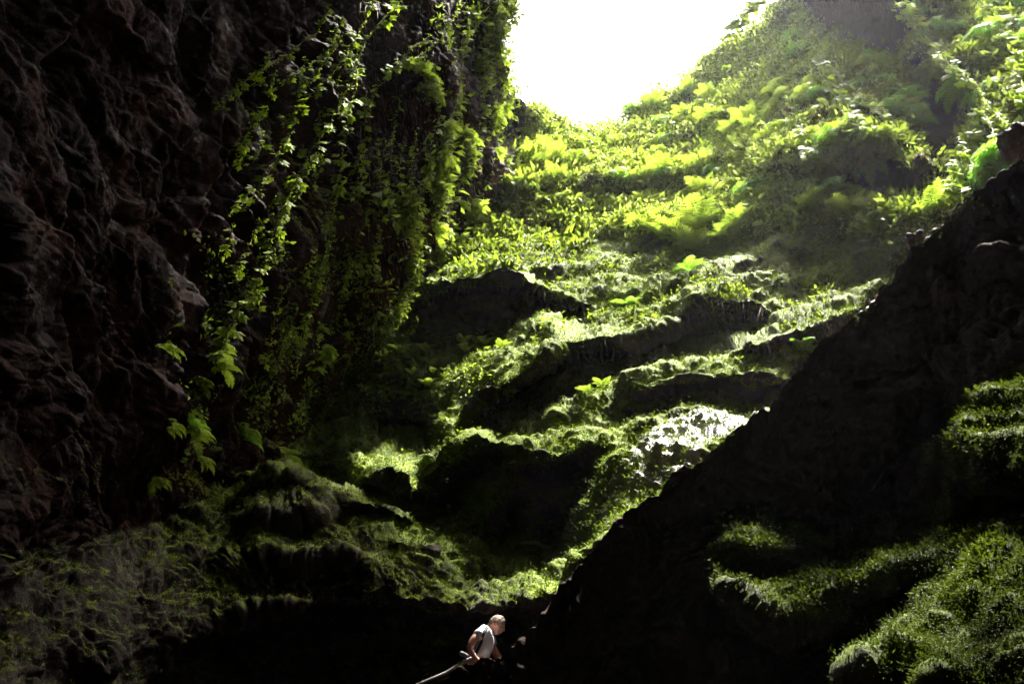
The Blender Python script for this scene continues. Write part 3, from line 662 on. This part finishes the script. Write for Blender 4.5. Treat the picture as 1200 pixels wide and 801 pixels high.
def mk(name, VF, mat, parent=None, smooth=True):
    me = bpy.data.meshes.new(name); me.from_pydata([tuple(v) for v in VF[0]], [], VF[1]); me.materials.append(mat)
    for p in me.polygons: p.use_smooth = smooth
    o = bpy.data.objects.new(name, me); COL.objects.link(o); o.parent = parent; return o
def ico(sub=3):
    import bmesh
    bm = bmesh.new(); bmesh.ops.create_icosphere(bm, subdivisions=sub, radius=1); V = np.array([v.co[:] for v in bm.verts]); Fc = [tuple(x.index for x in f.verts) for f in bm.faces]; bm.free(); return V, Fc
HIP = at(556, 784, 10.9); PZ = HIP[2] - .90
px0, py0 = HIP[0], HIP[1]
def head_geo():
    V, Fc = ico(5); x, y, z = V.T                       # +x is the way he faces
    W = V * np.array([.098, .076, .118]); 
    jaw = np.clip(-z, 0, 1); W[:, 1] *= 1 - .28 * jaw ** 1.5; W[:, 0] += .012 * jaw * np.clip(x, 0, 1) - .022 * jaw * np.clip(-x, 0, 1) * -1
    g = lambda cx, cy, cz, s: np.exp(-(((x - cx) ** 2 + (y - cy) ** 2 + (z - cz) ** 2) / s ** 2))
    W[:, 0] += .030 * g(.98, 0, -.16, .16) + .016 * g(.98, 0, .05, .13) - .008 * g(.93, .33, .06, .17) - .008 * g(.93, -.33, .06, .17)
    W[:, 0] += .008 * g(.9, 0, -.50, .12) - .005 * g(.92, 0, -.57, .05) + .008 * g(.86, 0, -.64, .1) + .012 * g(.7, 0, -.9, .2) + .007 * g(.93, .3, .25, .16) + .007 * g(.93, -.3, .25, .16)
    for s in (-1, 1): W[:, 1] += s * .006 * g(.6, .75 * s, -.15, .25)
    ears = []
    for s in (-1, 1):
        e, ef = ico(3); e = e * np.array([.017, .008, .032]); e[:, 1] += s * .078 + s * .006; e[:, 0] += -.008; e[:, 2] -= .006; ears.append((e, ef))
    return jn([(W, Fc)] + ears)
def rotv(V, ax, a): return V @ np.array(Matrix.Rotation(a, 3, ax)).T
P = lambda x, y, z: (px0 + x, py0 + y, PZ + z)
neck = np.array(P(.165, .13, .90 + .47)); hc_ = neck + np.array([.10, .005, .115])
ja = [(*P(0, 0, .92), (.15, .12)), (*P(.04, .03, 1.06), (.145, .115)), (*P(.095, .07, 1.22), (.16, .12)), (*P(.135, .105, 1.33), (.13, .10)), (*neck, .058), (*(neck + np.array([.05, .003, .06])), .055),
      (*P(.12, -.09, 1.35), .062), (*P(.00, -.20, 1.22), .050), (*P(-.06, -.22, 1.10), .043), (*P(.00, -.23, .99), .037), (*P(.09, -.22, .90), .028), (*P(.15, -.21, .865), (.038, .018)),
      (*P(.15, .28, 1.34), .062), (*P(.27, .34, 1.18), .050), (*P(.34, .36, 1.08), .043), (*P(.44, .33, 1.02), .034), (*P(.50, .31, 1.00), .028), (*P(.56, .30, .985), (.038, .018)),
      (*P(-.02, -.10, .84), .095), (*P(.08, -.11, .47), .062), (*P(-.02, -.11, .10), .042), (*P(.12, -.12, .045), .038),
      (*P(.0, .10, .84), .095), (*P(.24, .11, .56), .062), (*P(.26, .11, .25), .042), (*P(.40, .12, .20), .038)]
eg = [(0,1),(1,2),(2,3),(3,4),(4,5),(3,6),(6,7),(7,8),(8,9),(9,10),(10,11),(3,12),(12,13),(13,14),(14,15),(15,16),(16,17),(0,18),(18,19),(19,20),(20,21),(0,22),(22,23),(23,24),(24,25)]
body = skin(ja, eg)
hd = head_geo(); Hm = lambda V: rotv(rotv(V, 'Y', R(30)), 'Z', R(-14)) + hc_
fings = []
def hand(palm, d, side, curl):
    d = np.array(d, float) / np.linalg.norm(d); side = np.array(side, float) / np.linalg.norm(side); dn = np.cross(d, side)
    for k, (o, l) in enumerate([(-.027, .068), (-.009, .078), (.009, .073), (.027, .058)]):
        b = palm + side * o + d * .01; m = b + d * l * .55 + dn * curl * .012; t = m + d * l * .3 + dn * curl * .032; e = t + d * l * .1 + dn * curl * .026
        fings.append(skin([(*b, .009), (*(b + d * .03), .009), (*m, .0085), (*t, .008), (*e, .007)], [(0, 1), (1, 2), (2, 3), (3, 4)], 1))
    b = palm - side * .03 - d * .03; m = b - side * .022 + d * .03 + dn * curl * .012; e = m + d * .03 + dn * curl * .018
    fings.append(skin([(*b, .012), (*m, .010), (*e, .008)], [(0, 1), (1, 2)], 1))
hand(np.array(P(.175, -.208, .855)), (.8, .1, -.35), (0, 1, .1), -1)
hand(np.array(P(.585, .295, .978)), (.9, -.1, -.25), (0, 1, 0), -1)
man = mk('person', jn([body, (Hm(hd[0]), hd[1])] + fings), M_skin)
tag(man, 'man in a pale short sleeved shirt bending forward on the path, seen to the waist', 'person')
hV, hF = ico(5); keep = (hV[:, 2] > .12 - .55 * np.clip(-hV[:, 0], -1, 1)) & ~((hV[:, 0] > .55) & (hV[:, 2] < .52)) | (hV[:, 0] < -.45) & (hV[:, 2] > -.62)
hW = hV * np.array([.113, .092, .133]) * (1 + .05 * nz(hV, 5, 3)[:, None] + .03 * nz(hV, 14, 3)[:, None]); hW[:, 0] -= .004
mk('hair', (Hm(hW), [f for f in hF if keep[list(f)].all()]), M_hair, man)
for s in (-1, 1):
    e, ef = ico(2); mk('eye', (Hm(e * np.array([.008, .012, .007]) + np.array([.084, .031 * s, .005])), ef), M_eye, man)
js = [(*P(-.01, 0, .93), (.165, .135)), (*P(.04, .03, 1.06), (.162, .13)), (*P(.095, .07, 1.22), (.175, .135)), (*P(.135, .105, 1.335), (.14, .112)), (*P(.155, .12, 1.365), .075),
      (*P(.12, -.09, 1.35), .075), (*P(.055, -.165, 1.275), .072), (*P(.015, -.195, 1.225), .070), (*P(.15, .28, 1.34), .075), (*P(.20, .32, 1.26), .070)]
sv = skin(js, [(0,1),(1,2),(2,3),(3,4),(3,5),(5,6),(6,7),(3,8),(8,9)], 3)
w_ = .010 * nz(sv[0], 9, 5) + .006 * nz(sv[0], 21, 7); c_ = np.array(P(.06, .05, 1.2)); sv = (sv[0] + unit(sv[0] - c_) * w_[:, None], sv[1])
mk('shirt', sv, M_shirt, man)
jt = [(*P(0, 0, .95), (.16, .13)), (*P(0, 0, .86), (.15, .13)), (*P(-.02, -.10, .80), .11), (*P(.08, -.11, .47), .08), (*P(-.02, -.11, .13), .062), (*P(.0, .10, .80), .11), (*P(.24, .11, .56), .08), (*P(.26, .11, .28), .062)]
mk('trousers', skin(jt, [(0,1),(1,2),(2,3),(3,4),(1,5),(5,6),(6,7)]), M_trou, man)
for q in (P(-.02, -.11, 0), P(.26, .11, .16)):
    mk('shoe', skin([(q[0] - .05, q[1], q[2] + .05, .05), (q[0] + .05, q[1], q[2] + .05, .048), (q[0] + .17, q[1], q[2] + .035, .036)], [(0, 1), (1, 2)]), M_shoe, man)
def ribbon(pts, nrm, wd, th):
    pts = np.array(pts, float); T = unit(np.gradient(pts, axis=0)); nr = unit(np.array(nrm, float)); S_ = unit(np.cross(T, nr)); V = []
    for a, b in ((1, 0), (1, 1), (-1, 1), (-1, 0)): V.append(pts + S_ * wd / 2 * a + nr * th * b)
    V = np.stack(V, 1).reshape(-1, 3); Fc = [(i * 4 + k, i * 4 + (k + 1) % 4, i * 4 + 4 + (k + 1) % 4, i * 4 + 4 + k) for i in range(len(pts) - 1) for k in range(4)]
    return V, Fc
def hug(x, z, y0=-1.0):
    """distance to the front of the shirt seen from the camera side"""
    from mathutils.bvhtree import BVHTree
    global _bv
    try: _bv
    except NameError: _bv = BVHTree.FromPolygons([tuple(v) for v in sv[0]], sv[1])
    h = _bv.ray_cast(Vector((x, py0 + y0, z)), Vector((0, 1, 0)))[0]
    return h
st = []
for t in np.linspace(0, 1, 16):
    x = px0 + .165 * (1 - t) + (-.01) * t; z = PZ + 1.40 * (1 - t) + .98 * t; h = hug(x, z)
    if h is not None: st.append((h.x, h.y - .008, h.z))
if len(st) > 3: mk('shoulder_strap', ribbon(st, [(0, -1, .2)] * len(st), .035, .008), M_strap, man)
# path with low steps under his feet, and the handrail running down to the left
def boxes(L_):
    V = []; Fc = []
    for (x0, x1, y0, y1, z0, z1) in L_:
        o = len(V); V += [(x, y, z) for z in (z0, z1) for y in (y0, y1) for x in (x0, x1)]
        Fc += [tuple(o + i for i in f) for f in ((0, 2, 3, 1), (4, 5, 7, 6), (0, 1, 5, 4), (2, 6, 7, 3), (0, 4, 6, 2), (1, 3, 7, 5))]
    return np.array(V), Fc
steps = [(px0 - 2.6 + .28 * k, px0 - 2.6 + .28 * k + .279, py0 - .55, py0 + .75, PZ - 2.6 + (k - 9) * .165, PZ + (k - 9) * .165) for k in range(11)]
tag(mk('path', boxes(steps), M_conc, smooth=False), kind='structure')
rl = [at(553, 770, 9.9), at(540, 777, 9.8), at(522, 788, 9.65), at(505, 795, 9.5), at(486, 803, 9.35), at(450, 822, 9.1), at(420, 840, 8.9)]
hr = mk('handrail', skin([(*p, .020) for p in rl], [(i, i + 1) for i in range(len(rl) - 1)]), M_steel)
tag(hr, 'weathered handrail climbing from the bottom edge to the man', 'handrail')
cap = at(545, 766.5, 9.85); c2 = at(538, 764.5, 9.83)
mk('end_cap', skin([(*cap, .026), (*c2, .03), (*at(548, 768.5, 9.87), .022)], [(0, 1), (0, 2)]), plain('pale_cap', (.3, .3, .29), .5, .15), hr)
for p in (rl[1], rl[4]): mk('post', skin([(*p, .017), (*(p - Z * .5), .017), (*(p - Z * 1.0), .018)], [(0, 1), (1, 2)]), M_steel, hr)
# ------------------------------------------------------------------ volume for the lens glare
m, nt_, N_, out_ = nodes('glare_volume'); pv = N_('VolumePrincipled'); pv.inputs['Color'].default_value = (.93, .95, 1, 1); pv.inputs['Density'].default_value = HAZE; pv.inputs['Anisotropy'].default_value = .75
nt_.links.new(pv.outputs[0], out_.inputs['Volume'])
if HAZE > 0:
    hz = boxes([(-60, 60, -60, 60, -9, 56)]); tag(mk('glare_haze', hz, m, smooth=False), kind='stuff')  # thin volume added, mostly to imitate lens glare round the opening
